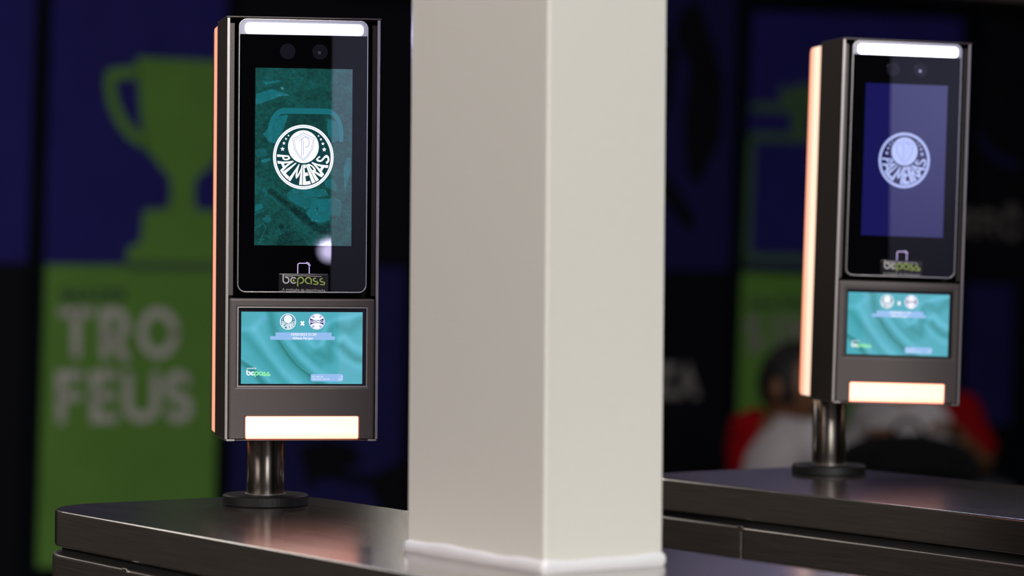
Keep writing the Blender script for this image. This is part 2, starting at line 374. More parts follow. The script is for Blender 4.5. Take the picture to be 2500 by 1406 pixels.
def logo(mb, fn, w, WM, GM):                # fn maps logo crop coordinates (x right, y down)
    s = lambda P, m: stroke(mb, P, w, fn, m, True)
    s([(355, 500), (350, 740)] + arc(475, 745, 125, 180, -100, 20), WM)
    s(arc(800, 750, 120, 315, 45, 20), WM)
    mb.flat(arc(800, 750, 46, 0, 360, 14)[:-1], fn, GM)
    s([(975, 990), (975, 745)] + arc(1100, 745, 125, 180, 460, 20), GM)
    s([(1480, 880)] + arc(1430, 752, 125, 80, 360, 20) + [(1555, 900)], GM)
    for o, p in ((0, 0), (285, 15)):
        s([(x+o, y+p) for x, y in [(1745, 655), (1695, 655), (1648, 695), (1655, 755), (1710, 788), (1800, 796), (1848, 845), (1830, 900), (1780, 912), (1660, 905)]], GM)

# ------------------------------------------------------------------ access terminal
S = .000348
def terminal(name, pole_at, front_at, yaw, roll, dev_yaw, first, glow, label):
    """pole_at: foot of the post on the lid; front_at: bottom middle of the head's front; everything inside is in metres"""
    root = empty(name, Matrix.Translation(pole_at) @ Matrix.Rotation(yaw, 4, 'Z'))
    tag(root, label, 'access terminal', 'face reading terminals on the turnstiles')
    inv = root.matrix_world.inverted(); fl = inv @ Vector(front_at)
    HM = Matrix.Translation(fl) @ Matrix.Rotation(roll, 4, 'Y')
    z = lambda py: (1073-py)*S
    x = lambda px, py: (px-(743-8.5*(py-42)/1031))*S
    H = 1031*S
    # post and flange
    fb = MB(); fb.lathe([(.0362, 0), (.0374, .001), (.0374, .0082), (.0362, .0094)], n=64); fb.build('base_flange', M['black'], root, smooth=False)
    q = MB(); q.lathe([(.0168, .0094), (.0168, fl.z+.006)], n=48); q.build('post', M['tube'], root, smooth=True)
    q = MB(); q.lathe([(.0168, .0094), (.0180, .0094), (.0180, .0102), (.0168, .0106)], n=48); q.build('post_collar', M['lip'], root)
    # housing: flared side walls, thin lips, back
    hw = 187*S; D = .066; fx = D*math.tan(math.radians(5)); t = .0014
    hb = MB()
    for sx in (-1, 1):
        hb.prism([(sx*hw, .0006), (sx*(hw+fx), D), (sx*(hw+fx-t), D), (sx*(hw-t), .0006)], lambda a, b, h: (a, b, h), 0, H)
    hb.prism([(-hw+t, .055), (hw-t, .055), (hw-t, .0565), (-hw+t, .0565)], lambda a, b, h: (a, b, h), .001, H-.001)
    hb.prism([(-hw-fx, D-.0015), (hw+fx, D-.0015), (hw+fx, D), (-hw-fx, D)], lambda a, b, h: (a, b, h), 0, H)
    ho = hb.build('housing', M['anod_dark'], root, .0002, mw=HM)
    for sx in (-1, 1):
        e = MB(); e.box(sx*hw-.0026 if sx > 0 else -hw, hw if sx > 0 else -hw+.0026, 0, .0012, .0005, H-.0012); e.build('edge_strip', M['lip'], ho, .0003)
    e = MB(); e.prism([(-hw-.0004, -.0012), (hw+.0008, -.0012), (hw+fx, D), (-hw-fx, D)], lambda a, b, h: (a, b, h), H-.0012, H); e.build('top_plate', M['anod'], ho, .0003)
    e = MB(); e.prism([(-hw, 0), (hw, 0), (hw+fx, D), (-hw-fx, D)], lambda a, b, h: (a, b, h), -.0010, 0); e.build('bottom_plate', M['anod'], ho, .0003)
    for sx in (-1, 1):
        e = MB(); e.box(min(sx*(hw-.0014), sx*(hw-.0085)), max(sx*(hw-.0014), sx*(hw-.0085)), -.0018, .003, -.0012, .0004); e.build('corner_tab', M['lip'], ho, .0003)
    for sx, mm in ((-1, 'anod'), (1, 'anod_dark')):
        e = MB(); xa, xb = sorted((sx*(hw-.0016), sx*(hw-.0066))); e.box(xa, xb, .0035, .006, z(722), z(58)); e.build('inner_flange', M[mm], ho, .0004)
    # glowing side strips behind the side walls
    D2 = .104; fx2 = fx+(D2-D)*math.tan(math.radians(2.5))
    for sx in (-1, 1):
        pr = [(D, .002)] + [(D2-.007+.007*math.sin(math.radians(a)), .009-.007*math.cos(math.radians(a))) for a in range(0, 91, 15)] + \
             [(D2-.007+.007*math.cos(math.radians(a)), H-.0105+.007*math.sin(math.radians(a))) for a in range(0, 91, 15)] + [(D, H-.0035)]
        def f(a, b, h, sx=sx): return (sx*(hw+fx+(fx2-fx)*(a-D)/(D2-D)-h), a, b)
        e = MB(); e.prism(pr, f, 0, .003); e.build('light_strip', strip_mat(glow, D, D2), ho)
    e = MB(); e.prism([(-hw-fx2-.0008, D2-.0035), (hw+fx2+.0008, D2-.0035), (hw+fx2+.0008, D2-.0015), (-hw-fx2-.0008, D2-.0015)] if first else
                      [(-hw-fx2+.0004, D2-.006), (hw+fx2-.0004, D2-.006), (hw+fx2-.0004, D2-.0045), (-hw-fx2+.0004, D2-.0045)], lambda a, b, h: (a, b, h), .004 if first else .01, H-.006 if first else H-.014)
    e.build('rear_cover', M['anod_dark'], ho, .0003)
    # reader
    RM = HM @ Matrix.Translation((0, -.0018, 0)) @ Matrix.Rotation(dev_yaw, 4, 'Z')
    rx0, rx1, rz0, rz1 = -159*S, 157*S, z(714), z(48)
    F3 = lambda a, b, h: (a, h, b)
    rb = MB(); rb.prism(rrect(rx0+.0006, rx1-.0006, rz0+.0006, rz1-.0006, .0060), F3, .0002, .022)
    rd = rb.build('reader', M['glass'], root, mw=RM)
    e = MB(); e.ringplate(rrect(rx0, rx1, rz0, rz1, .0068, 8), rrect(rx0+.0010, rx1-.0010, rz0+.0010, rz1-.0010, .0060, 8), F3, -.0006, .020); e.build('rim', M['rim'], rd, .0002)
    cz = z(86); out = [p for p in rrect(rx0+.0011, rx1-.0011, cz-.02, rz1-.0011, .0058, 8) if p[1] > cz]
    out = [(rx1-.0011, cz)] + out + [(rx0+.0011, cz)]
    e = MB(); e.prism(out, F3, -.0003, .0015); e.build('light_cover', M['cap'], rd)
    e = MB(); e.prism(rrect(x(599, 70), x(887, 70), z(85), z(58), .0034, 8), F3, -.0009, 0); e.build('white_light_bar', M['led'], rd, .0003)
    ld = bpy.data.lights.new('light_bar_led', 'AREA'); ld.shape = 'RECTANGLE'; ld.size = .094; ld.size_y = .0065; ld.energy = 1.3; ld.color = (.52, .54, 1)
    lo_ = bpy.data.objects.new('light_bar_led', ld); COL.objects.link(lo_); lo_.parent = rd
    lo_.matrix_local = Matrix.Translation((x(743, 70), -.0011, z(71.5))) @ Matrix.Rotation(-PI/2, 4, 'X')
    for px in (702, 781):
        c = (x(px, 126), z(126)); e = MB(); e.prism(arc(c[0], c[1], 19*S, 0, 360, 32)[:-1], F3, -.00015, .0003); lo = e.build('camera_window', M['lens'], rd)
        if px == 781:
            e = MB(); e.ringplate(arc(c[0]-.0005, c[1]-.0008, 3.6*S, 0, 360, 16)[:-1], arc(c[0]-.0005, c[1]-.0008, 1.6*S, 0, 360, 16)[:-1], F3, -.00035, -.0001); e.build('camera_lens_glint', M['lensdot'], rd)  # bright metal ring stands in for the glint on the lens
    dx0, dx1, dz0, dz1 = x(622, 380), x(859, 380), z(599), z(167)
    g2 = lambda d: None
    def F5(a, b, d): return (a, -.00012-.00003*d, b)
    if first:
        picture('display', dx0, dx1, dz0, dz1, -.0001+.0003-.0003, lambda U, V: aerial(622+237*U, 167+432*V), 237, 432, 1.0, rd)
    else:
        e = MB(); e.flat([(dx0, dz0), (dx1, dz0), (dx1, dz1), (dx0, dz1)], lambda a, b: (a, -.0001, b)); e.build('display', screen_ink('blank_blue', (24, 22, 92), .85), rd)
    e = MB(); crest(e, x(740, 383), z(383), 74.1*S, 78.8*S, F5, 0, 1, 2)
    cm = [screen_ink('crest_white', (250, 252, 255), 1.05), screen_ink('crest_green', (16, 62, 68)), screen_ink('crest_line', (150, 160, 205))] if first else \
         [screen_ink('crest_pale', (186, 200, 255), .95), screen_ink('crest_dark', (24, 24, 74)), screen_ink('crest_line_blue', (110, 120, 200))]
    e.build('crest', cm, rd)
    e = MB(); P = [(726, 667), (726, 647)] + arc(731, 647, 5, 180, 270, 6) + [(748, 642)]
    g = lambda a, b: (x(a, b), -.0001, z(b))
    stroke(e, P, 2.2, g); stroke(e, [(754, 650), (754, 667)], 2.2, g); stroke(e, arc(747, 649, 6.5, -90, 0, 6), 2, g); stroke(e, arc(747, 649, 9.5, -90, 0, 6), 1.6, g)
    e.build('card_icon', M['nfc'], rd)
    e = MB(); e.prism(rrect(x(679, 690), x(801, 690), z(711), z(667), .0012), F3, -.0016, 0); bd = e.build('badge', M['badge'], rd, .0009, 3)
    e = MB(); lg = lambda a, b: (x(670+a/17.57, 690), -.0017, z(640+b/17.57)-.0004)
    logo(e, lg, 52, 0, 1)
    stroke(e, [(400, 527), (2000, 575)], 22, lg, 0); stroke(e, [(410, 590), (760, 596)], 18, lg, 0)  # two white lines painted where highlights lie on the domed badge
    text_mesh(e, 'A evolução da identificação', 315, 2150, 0, 1, lambda a, b: lg(a, 1170+(a-315)*.02-b*85), 2, .01, 1.15)
    e.build('badge_lettering_and_glints', [M['wht'], M['lime'], M['thin']], rd)
    # lower box with the information screen
    bx0, bx1, bz0, bz1 = -178*S, 178*S, z(1072), z(728)
    BM = HM @ Matrix.Translation((0, -.0022, 0))
    c0, c1, cb, ct = x(579, 850), x(896, 850), z(944), z(749)
    X_ = lambda px: (px-735.5)*S
    lx0, lx1, lz = X_(599), X_(875), z(1016)
    e = MB(); gx = sorted([bx0, c0, lx0, lx1, c1, bx1]); gz = [bz0, lz, cb, ct, bz1]; nx_, nz_ = 6, 5
    e.v = [(a, h, b) for h in (0, .05) for b in gz for a in gx]
    ic = lambda i, j, k: k*nx_*nz_+j*nx_+i
    sol = lambda i, j: 0 <= i < 5 and 0 <= j < 4 and not (gx[i] >= c0-1e-9 and gx[i+1] <= c1+1e-9 and j == 2) and not (gx[i] >= lx0-1e-9 and gx[i+1] <= lx1+1e-9 and j == 0)
    for i in range(5):
        for j in range(4):
            if not sol(i, j): continue
            e.f += [(ic(i, j, 0), ic(i+1, j, 0), ic(i+1, j+1, 0), ic(i, j+1, 0)), (ic(i, j, 1), ic(i, j+1, 1), ic(i+1, j+1, 1), ic(i+1, j, 1))]
            for di, dj, p_, q_ in ((-1, 0, (i, j), (i, j+1)), (1, 0, (i+1, j), (i+1, j+1)), (0, -1, (i, j), (i+1, j)), (0, 1, (i, j+1), (i+1, j+1))):
                if not sol(i+di, j+dj): e.f.append((ic(*p_, 0), ic(*q_, 0), ic(*q_, 1), ic(*p_, 1)))
    e.mi = [0]*len(e.f)
    bo = e.build('screen_box', M['anod'], root, .0019, 4, mw=BM)
    e = MB(); e.box(lx0+.0003, lx1-.0003, .0004, .006, bz0+.0004, lz-.0003); e.build('lower_light', glow_mat(glow), bo, .0004)
    e = MB(); e.box(c0-.001, c1+.001, .0035, .005, cb-.001, ct+.001); e.build('screen_surround', M['bezel'], bo)
    e = MB(); e.ringplate(rrect(c0-.0002, c1+.0002, cb-.0002, ct+.0002, .0004, 2), rrect(c0+.0009, c1-.0009, cb+.0009, ct-.0009, .0004, 2), F3, .0008, .0034); e.build('inner_frame', M['lip'] if first else M['anod'], bo)
    sx0, sx1, sz0, sz1 = X_(587.5), X_(884), z(937), z(761)
    picture('info_screen', sx0, sx1, sz0, sz1, .0033, lambda U, V: folds(115+1890*U, 135+1120*V), 210, 124, 1.0, bo)
    lx = lambda a: sx0+(sx1-sx0)*(a-115)/1890; lzz = lambda b: sz1+(sz0-sz1)*(b-135)/1120
    G = lambda d: (lambda a, b: (lx(a), .0032-.00003*d, lzz(b)))
    F6 = lambda a, b, d: (lx(a), .0032-.00003*d, lzz(-b))
    e = MB()
    if not INK:
        INK['l'] = [screen_ink('ink_white', (248, 252, 255), 1.0), screen_ink('ink_pale_blue', (150, 190, 240)), screen_ink('ink_teal', (70, 140, 170)),
                    screen_ink('ink_lime', (150, 240, 170)), screen_ink('ink_indigo', (52, 40, 140)), screen_ink('ink_lavender', (170, 170, 235)), screen_ink('ink_blue_small', (90, 140, 200))]
    crest(e, 840, -287, 125, 125, F6, 0, 2, 3, False); e.build('club_crest', INK['l'], bo); e = MB()
    cz_ = lambda r, n=40: [(1290+r*math.cos(2*PI*k/n), 285+r*math.sin(2*PI*k/n)) for k in range(n)]
    e.flat(cz_(125), G(0), 0); stroke(e, cz_(118)+[cz_(118)[0]], 5, G(1), 5)
    for s in (-1, 1):
        e.flat([(1290-108, 285+s*52), (1290-100, 285+s*18), (1290+100, 285+s*18), (1290+108, 285+s*52), (1290+40, 285+s*22), (1290-40, 285+s*22)], G(1), 4)
        for t_ in (-1, 1): e.flat([(1290+t_*80, 285+s*75), (1290+t_*52, 285+s*55), (1290+t_*32, 285+s*70), (1290+t_*58, 285+s*98)], G(1), 5)
    e.flat([(1188, 262), (1392, 262), (1392, 308), (1188, 308)], G(2), 4)
    text_mesh(e, 'GRÊMIO', 1194, 1386, 0, 1, lambda a, b: G(3)(a, 303-b*36), 0, .03)
    e.build('club_crest', INK['l'], bo); e = MB()
    stroke(e, [(1040, 282), (1090, 345)], 26, G(1), 0); stroke(e, [(1090, 282), (1040, 345)], 26, G(1), 0)
    e.flat([(648, 455), (1520, 455), (1520, 512), (648, 512)], G(0), 1); e.flat([(565, 513), (1572, 513), (1572, 570), (565, 570)], G(0), 1)
    text_mesh(e, '10/05/2023 21:30', 890, 1282, 0, 1, lambda a, b: G(1)(a, 502-b*36), 0, .02)
    text_mesh(e, 'Allianz Parque', 912, 1228, 0, 1, lambda a, b: G(1)(a, 560-b*36), 0, .02)
    text_mesh(e, 'powered by', 206, 355, 0, 1, lambda a, b: G(1)(a, 1024-b*24), 0, .02)
    text_mesh(e, 'Liberado 0', 420, 545, 0, 1, lambda a, b: G(1)(a, 218-b*18), 6); text_mesh(e, 'Passe 0', 420, 525, 0, 1, lambda a, b: G(1)(a, 250-b*18), 6); text_mesh(e, 'Saldo 1', 420, 525, 0, 1, lambda a, b: G(1)(a, 285-b*18), 6)
    ll = lambda a, b: G(1)(203+(a-325)*.2, 1045+(b-490)*.19)
    logo(e, ll, 95, 0, 3)
    e.flat([(a, b) for a, b in rrect(1200, 1706, 1100, 1216, 30)], G(0), 1)
    text_mesh(e, '192.168.0.28', 1222, 1390, 0, 1, lambda a, b: G(1)(a, 1152-b*24), 0); text_mesh(e, '10/05/2023 18:33:25', 1222, 1495, 0, 1, lambda a, b: G(1)(a, 1190-b*24), 0)
    text_mesh(e, '1', 1678, 1690, 0, 1, lambda a, b: G(1)(a, 1152-b*24), 0); text_mesh(e, '2336', 1630, 1690, 0, 1, lambda a, b: G(1)(a, 1190-b*24), 0)
    e.build('screen_lettering', INK['l'], bo)['kind'] = 'stuff'
    return root
_sm = {}
def strip_mat(k, d0, d1):
    if k in _sm: return _sm[k]
    m, t, b = nm('side_light_diffuser'); b.inputs['Base Color'].default_value = (.8, .6, .5, 1); b.inputs['Roughness'].default_value = .5
    tc = t.nodes.new('ShaderNodeTexCoord'); sp = t.nodes.new('ShaderNodeSeparateXYZ'); t.links.new(tc.outputs['Object'], sp.inputs[0])
    mr = t.nodes.new('ShaderNodeMapRange'); mr.inputs[1].default_value = d0; mr.inputs[2].default_value = d1; t.links.new(sp.outputs['Y'], mr.inputs[0])
    cr = t.nodes.new('ShaderNodeValToRGB'); t.links.new(mr.outputs[0], cr.inputs[0])
    e = cr.color_ramp.elements
    if k > 1: cs = [(0, (.95, .20, .10)), (.3, (1, .33, .19)), (.7, (.98, .30, .17)), (1, (.7, .14, .08))]
    else: cs = [(0, (1, .62, .42)), (.35, (1, .86, .66)), (.62, (1, .60, .40)), (1, (.93, .22, .10))]
    e[0].position, e[0].color = cs[0][0], (*cs[0][1], 1); e[1].position, e[1].color = cs[3][0], (*cs[3][1], 1)
    for p, c in cs[1:3]: q = e.new(p); q.color = (*c, 1)
    t.links.new(cr.outputs[0], b.inputs['Emission Color']); b.inputs['Emission Strength'].default_value = 1.0
    _sm[k] = m; return m
_gm = {}
def glow_mat(k):
    if k in _gm: return _gm[k]
    m, t, b = nm('lower_light_diffuser'); b.inputs['Base Color'].default_value = (.7, .5, .4, 1); b.inputs['Roughness'].default_value = .5
    tc = t.nodes.new('ShaderNodeTexCoord'); sp = t.nodes.new('ShaderNodeSeparateXYZ'); t.links.new(tc.outputs['Object'], sp.inputs[0])
    mr = t.nodes.new('ShaderNodeMapRange'); mr.inputs[1].default_value = 0; mr.inputs[2].default_value = .019; t.links.new(sp.outputs['Z'], mr.inputs[0])
    cr = t.nodes.new('ShaderNodeValToRGB'); t.links.new(mr.outputs[0], cr.inputs[0]); e = cr.color_ramp.elements
    e[0].color = (.9, .20, .12, 1); e[1].color = (1, .37, .23, 1); q = e.new(.35); q.color = (1, .40, .26, 1)
    t.links.new(cr.outputs[0], b.inputs['Emission Color']); b.inputs['Emission Strength'].default_value = 3.1 if k > 1 else 2.5
    _gm[k] = m; return m

# ------------------------------------------------------------------ room shell
def slab(name, corners, thick, m):           # corners ccw from above -> slab thick downwards
    b = MB(); b.prism([(c[0], c[1]) for c in corners], lambda a, c, h: (a, c, h), corners[0][2]-thick, corners[0][2])
    o = b.build(name, m); o['kind'] = 'structure'; return o
M['floor'] = mat('dark_floor', (.05, .048, .05), .35, vary=.3, bump=(30, .2))
M['ceil'] = mat('ceiling_board', (.10, .09, .085), .8, vary=.1)
M['wallk'] = mat('wall_black_blue', (.005, .007, .013), .7, vary=.2, spec=.1)
q = [AB(WALL_A+.3, -9), AB(WALL_A+.3, 16), AB(-5, 16), AB(-5, -9)]
slab('floor', [(p.x, p.y, 0) for p in q], .1, M['floor'])
q2 = [AB(WALL_A+.3, -9), AB(WALL_A+.3, 16), AB(-5, 16), AB(-5, -9)]
slab('ceiling', [(p.x, p.y, 3.1) for p in q2], .1, M['ceil'])
WM_ = Matrix(((LB.x, -LA.x, 0, LA.x*WALL_A), (LB.y, -LA.y, 0, LA.y*WALL_A), (0, 0, 1, 0), (0, 0, 0, 1)))
# wall frame: local x along the wall (to the right), local y towards the viewer, z up
def wall_obj(mb, name, m, parent=None, **k):
    o = mb.build(name, m, parent, **k)
    if parent is None: o.matrix_world = WM_
    return o
b = MB(); b.box(-9, 16, -.2, 0, 0, 3.0); o = wall_obj(b, 'wall_back', M['wallk']); o['kind'] = 'structure'
b = MB(); b.box(-9, 16, .0, .25, onwall(2200, -8)[1], 3.0); o = wall_obj(b, 'trim_1', mat('beige_bulkhead', (.42, .36, .30), .7, vary=.1)); o['kind'] = 'structure'
WB = MB.build
M['blue'] = mat('banner_blue', (.036, .030, .25), .7, vary=.2, spec=.15)
M['navy'] = mat('banner_navy', (.024, .022, .135), .7, vary=.2, spec=.15)
M['ink'] = mat('banner_near_black', (.010, .010, .016), .55, vary=.2, spec=.15)
M['green'] = mat('banner_green', (.20, .44, .085), .55, vary=.12, spec=.15)
M['dgreen'] = mat('banner_dull_green', (.115, .22, .105), .55, vary=.15, spec=.15)
M['letter'] = mat('banner_letter_grey', (.86, .82, .78), .55)
M['letter2'] = mat('banner_letter_dim', (.42, .38, .38), .55)
M['smallink'] = mat('banner_small_print', (.035, .045, .09), .55)
BH = {}
def wq(pts, d=0): return [onwall(*p) for p in pts]
def wflat(mb, pts, d, mi=0):
    mb.prism(wq(pts), lambda a, c, h: (a, h, c), 0 if d < .015 else d-.003, d, mi)
def wstroke(mb, pts, w, d, mi=0):
    stroke(mb, wq(pts), w, lambda a, c: (a, d, c), mi, True)
def word(mb, letters, d, w, mi=0):   # letters: (char, x0, x1, ytop, ybottom)
    for c, x0, x1, yt, yb in letters:
        P, cw = gl(c)
        for s in P:
            stroke(mb, [onwall(x0+(x1-x0)*a/cw, yb+(yt-yb)*v) for a, v in s], w, lambda a, cc: (a, d, cc), mi, True)
def banner(name, label):
    o = empty(name, WM_); tag(o, label, 'banner', 'graphic banners on the back wall'); return o
# 1 far left
r = banner('wall_banner', 'plain dark blue banner at the far left edge, left of the green trophy')
b = MB(); wflat(b, [(-260, -60), (84, -60), (62, 640), (-280, 640)], .012); b.build('upper_sheet', M['blue'], r)
b = MB(); wflat(b, [(-280, 646), (62, 646), (36, 1460), (-300, 1460)], .012); b.build('lower_sheet', M['ink'], r)
# 2 trophy
r = banner('wall_banner', 'blue banner with big green trophy cup above green block lettered TROFEUS')
b = MB(); wflat(b, [(129, -60), (552, -60), (533, 648), (107, 644)], .012); b.build('upper_sheet', M['blue'], r)
b = MB(); wflat(b, [(110, 646), (532, 650), (514, 1400), (88, 1384)], .014); b.build('lower_sheet', M['green'], r)
b = MB()
wflat(b, [(328, 140), (552, 152), (548, 300), (532, 370), (505, 410), (472, 436), (468, 480), (474, 512), (535, 516), (538, 596), (536, 640), (303, 638), (309, 603), (338, 594), (346, 513), (404, 510), (412, 480), (410, 436), (385, 405), (352, 362), (341, 310)], .016)
b.build('trophy_cup', M['green'], r)
b = MB(); wstroke(b, [(336, 176), (280, 180), (266, 184), (262, 205), (270, 250), (288, 292), (315, 328), (352, 352)], .038, .0165); b.build('trophy_handle', M['green'], r)
b = MB(); wflat(b, [(300, 639), (534, 641), (534, 662), (300, 660)], .0175); b.build('dull_green_line', M['dgreen'], r)  # dull green strip between the trophy and the lower block
b = MB(); word(b, [('T', 146, 214, 762, 864), ('R', 250, 300, 762, 868), ('O', 341, 420, 762, 862), ('F', 143, 190, 916, 1022), ('E', 226, 272, 916, 1020), ('U', 306, 374, 916, 1020), ('S', 404, 456, 916, 1020)], .017, .031)
b.build('lettering', M['letter'], r)
b = MB(); p0 = onwall(142, 732); p1 = onwall(302, 734); text_mesh(b, 'SALA DOS', p0[0], p1[0], p0[1], .034, lambda a, c: (a, .0165, c), 0, .03); b.build('small_print', M['smallink'], r)
# 3 behind the left terminal
r = banner('wall_banner', 'near black banner with faint navy lower sheet behind the left terminal post')
b = MB(); wflat(b, [(590, -60), (1010, -60), (1000, 640), (572, 640)], .012); b.build('upper_sheet', M['ink'], r)
b = MB(); wflat(b, [(572, 648), (985, 652), (968, 1400), (556, 1400)], .012); b.build('lower_sheet', M['navy'], r)
b = MB(); wflat(b, [(722, 1090), (790, 1070), (860, 1085), (880, 1130), (830, 1150), (900, 1160), (985, 1120), (985, 1400), (960, 1220), (900, 1200), (850, 1180), (780, 1170), (745, 1185), (750, 1240), (730, 1200)][:8]+[(900, 1190), (850, 1178), (780, 1168), (745, 1190)], .0145)
b.build('dark_figure', M['ink'], r)
# 4 right of the column
r = banner('wall_banner', 'banner with dark leaf shapes over black and letters ZA, right of the column')
b = MB(); wflat(b, [(1350, -60), (1793, -60), (1776, 660), (1340, 655)], .012); b.build('upper_sheet', M['navy'], r)
b = MB(); wflat(b, [(1340, 662), (1775, 668), (1758, 1400), (1330, 1400)], .012); b.build('lower_sheet', M['ink'], r)
b = MB(); wflat(b, [(1700, 0), (1730, 90), (1760, 200), (1755, 330), (1725, 400), (1700, 455), (1672, 420), (1664, 300), (1680, 160), (1640, 90), (1660, 20)], .0145); b.build('leaf_shape', M['ink'], r)
b = MB(); wflat(b, [(1600, 400), (1640, 450), (1690, 530), (1690, 565), (1660, 550), (1625, 500), (1596, 470)], .0145); b.build('leaf_shape', M['ink'], r)
b = MB(); wflat(b, [(1600, 60), (1650, 130), (1630, 260), (1600, 330)], .0145); b.build('leaf_shape', M['ink'], r)
b = MB(); word(b, [('Z', 1592, 1638, 898, 960), ('A', 1655, 1692, 904, 962)], .0145, .034); b.build('lettering', M['letter2'], r)
# 5 behind the right terminal
r = banner('wall_banner', 'blue and green banner with a green line frame left of the right terminal')
b = MB(); wflat(b, [(1838, 28), (2345, 48), (2322, 670), (1812, 652)], .012); b.build('upper_sheet', M['blue'], r)
b = MB(); wflat(b, [(1811, 664), (2322, 684), (2300, 1400), (1786, 1400)], .014); b.build('lower_sheet', M['green'], r)
b = MB()
for P in ([(1832, 262), (2100, 270)], [(1828, 334), (2100, 342)], [(1828, 340), (1816, 640)], [(1816, 630), (2100, 636)]): wstroke(b, P, .032, .0155)
wflat(b, [(1926, 262), (1926, 330), (1966, 330), (1966, 262)], .0158)
b.build('line_frame', M['dgreen'], r)
b = MB(); wflat(b, [(1902, 252), (1898, 208), (1922, 222), (1938, 212), (1952, 200), (1966, 212), (1988, 204), (1996, 254)], .0165); b.build('crown_shape', M['dgreen'], r)
b = MB(); word(b, [('S', 1822, 1850, 778, 850), ('I', 1890, 1892, 772, 852), ('M', 1922, 1964, 774, 848)], .017, .032); b.build('lettering', M['letter2'], r)
b = MB(); p0 = onwall(1822, 752); p1 = onwall(1958, 754); text_mesh(b, 'SALA DOS', p0[0], p1[0], p0[1], .034, lambda a, c: (a, .0165, c), 0, .03); b.build('small_print', M['smallink'], r)
# 6 far right
r = banner('wall_banner', 'near black banner with dim letters at the far right edge of the wall')
b = MB(); wflat(b, [(2400, 40), (2580, 46), (2575, 690), (2365, 684)], .012); b.build('upper_sheet', M['ink'], r)
b = MB(); wflat(b, [(2362, 690), (2472, 694), (2462, 1040), (2350, 1030)], .012); b.build('lower_sheet', M['navy'], r)
b = MB(); word(b, [('R', 2390, 2426, 520, 570), ('O', 2444, 2484, 522, 578), ('^', 2452, 2476, 516, 560), ('R', 2344, 2374, 520, 570)], .0145, .026); b.build('lettering', mat('banner_letter_faint', (.20, .175, .175), .55), r)
b = MB(); wstroke(b, [(2385, 330), (2410, 370), (2440, 395), (2480, 405)], .03, .0145); b.build('blue_arc', M['navy'], r)

M['wl'] = mat('reflector_wall_paint', (.15, .135, .12), .8, vary=.15)
b = MB(); b.box(-3.8, -3.6, -2.5, 7.2, 0, 3.0); o = b.build('wall_left_reflector', M['wl']); o['kind'] = 'structure'  # unseen wall added so that the steel lid front reflects something lit
# wall lamps under the bulkhead, above the picture; the violet one is added
def wall_lamp(px0, px1, py0, py1, col, k, label):
    (x0, z1), (x1, _) = onwall(px0, py0), onwall(px1, py0); z0 = onwall((px0+px1)/2, py1)[1]; z1 = onwall((px0+px1)/2, py0)[1]
    b = MB(); b.box(x0, x1, .25, .29, z0, z1); o = wall_obj(b, 'wall_lamp', M['black'])
    tag(o, label, 'lamp', 'bulkhead lamps')
    b = MB(); b.box(x0+.02, x1-.02, .29, .30, z0+.02, z1-.02); b.build('diffuser', mat('lamp_diffuser', (.8, .8, .8), .5, emit=col, es=k), o)
wall_lamp(830, 1100, -80, -22, (1, .95, .86), 19, 'warm white bulkhead lamp above the black banner, over the column')
wall_lamp(1500, 1960, -230, -130, (.66, .56, 1), 1.9, 'added violet light panel, unseen, high above the blue and green banner')  # added to put a violet reflection on the front turnstile top

# ------------------------------------------------------------------ turnstiles
def turnstile(name, b0, b1, a_end, label):
    """long cabinet: local x runs along the lane towards the camera side, origin at the far front corner"""
    L = 1.30
    mw = Matrix(((-LA.x, LB.x, 0, (LA*a_end+LB*b0).x), (-LA.y, LB.y, 0, (LA*a_end+LB*b0).y), (0, 0, 1, 0), (0, 0, 0, 1)))
    root = empty(name, mw); tag(root, label, 'turnstile', 'steel turnstile cabinets'); W = b1-b0
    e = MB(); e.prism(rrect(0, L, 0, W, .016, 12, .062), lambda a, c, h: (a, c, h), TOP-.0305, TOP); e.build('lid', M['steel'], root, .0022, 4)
    e = MB(); e.prism(rrect(.006, L-.006, .006, W-.006, .006, 8, .056), lambda a, c, h: (a, c, h), .06, TOP-.0305); e.build('inner_core', M['gap'], root)
    zb = TOP-.0368
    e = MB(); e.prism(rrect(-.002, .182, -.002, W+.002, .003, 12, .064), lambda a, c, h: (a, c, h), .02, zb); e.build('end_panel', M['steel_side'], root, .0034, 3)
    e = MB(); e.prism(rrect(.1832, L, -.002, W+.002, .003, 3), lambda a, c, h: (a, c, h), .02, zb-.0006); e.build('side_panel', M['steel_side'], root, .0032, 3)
    e = MB(); e.box(.1770, .1845, -.0026, .004, zb-.004, zb+.0006); e.build('seam_clip', M['steel'], root, .0008)
    e = MB(); e.box(-.01, L+.01, -.01, W+.01, 0, .02); e.build('foot_plate', M['steel_side'], root, .002)
    return root
T1 = turnstile('turnstile', 1.050, 1.310, 2.238, 'brushed steel turnstile cabinet in front carrying the left terminal and the cream column')
T2 = turnstile('turnstile', 1.715, 1.972, 2.268, 'brushed steel turnstile cabinet behind and to the right, carrying the right terminal')

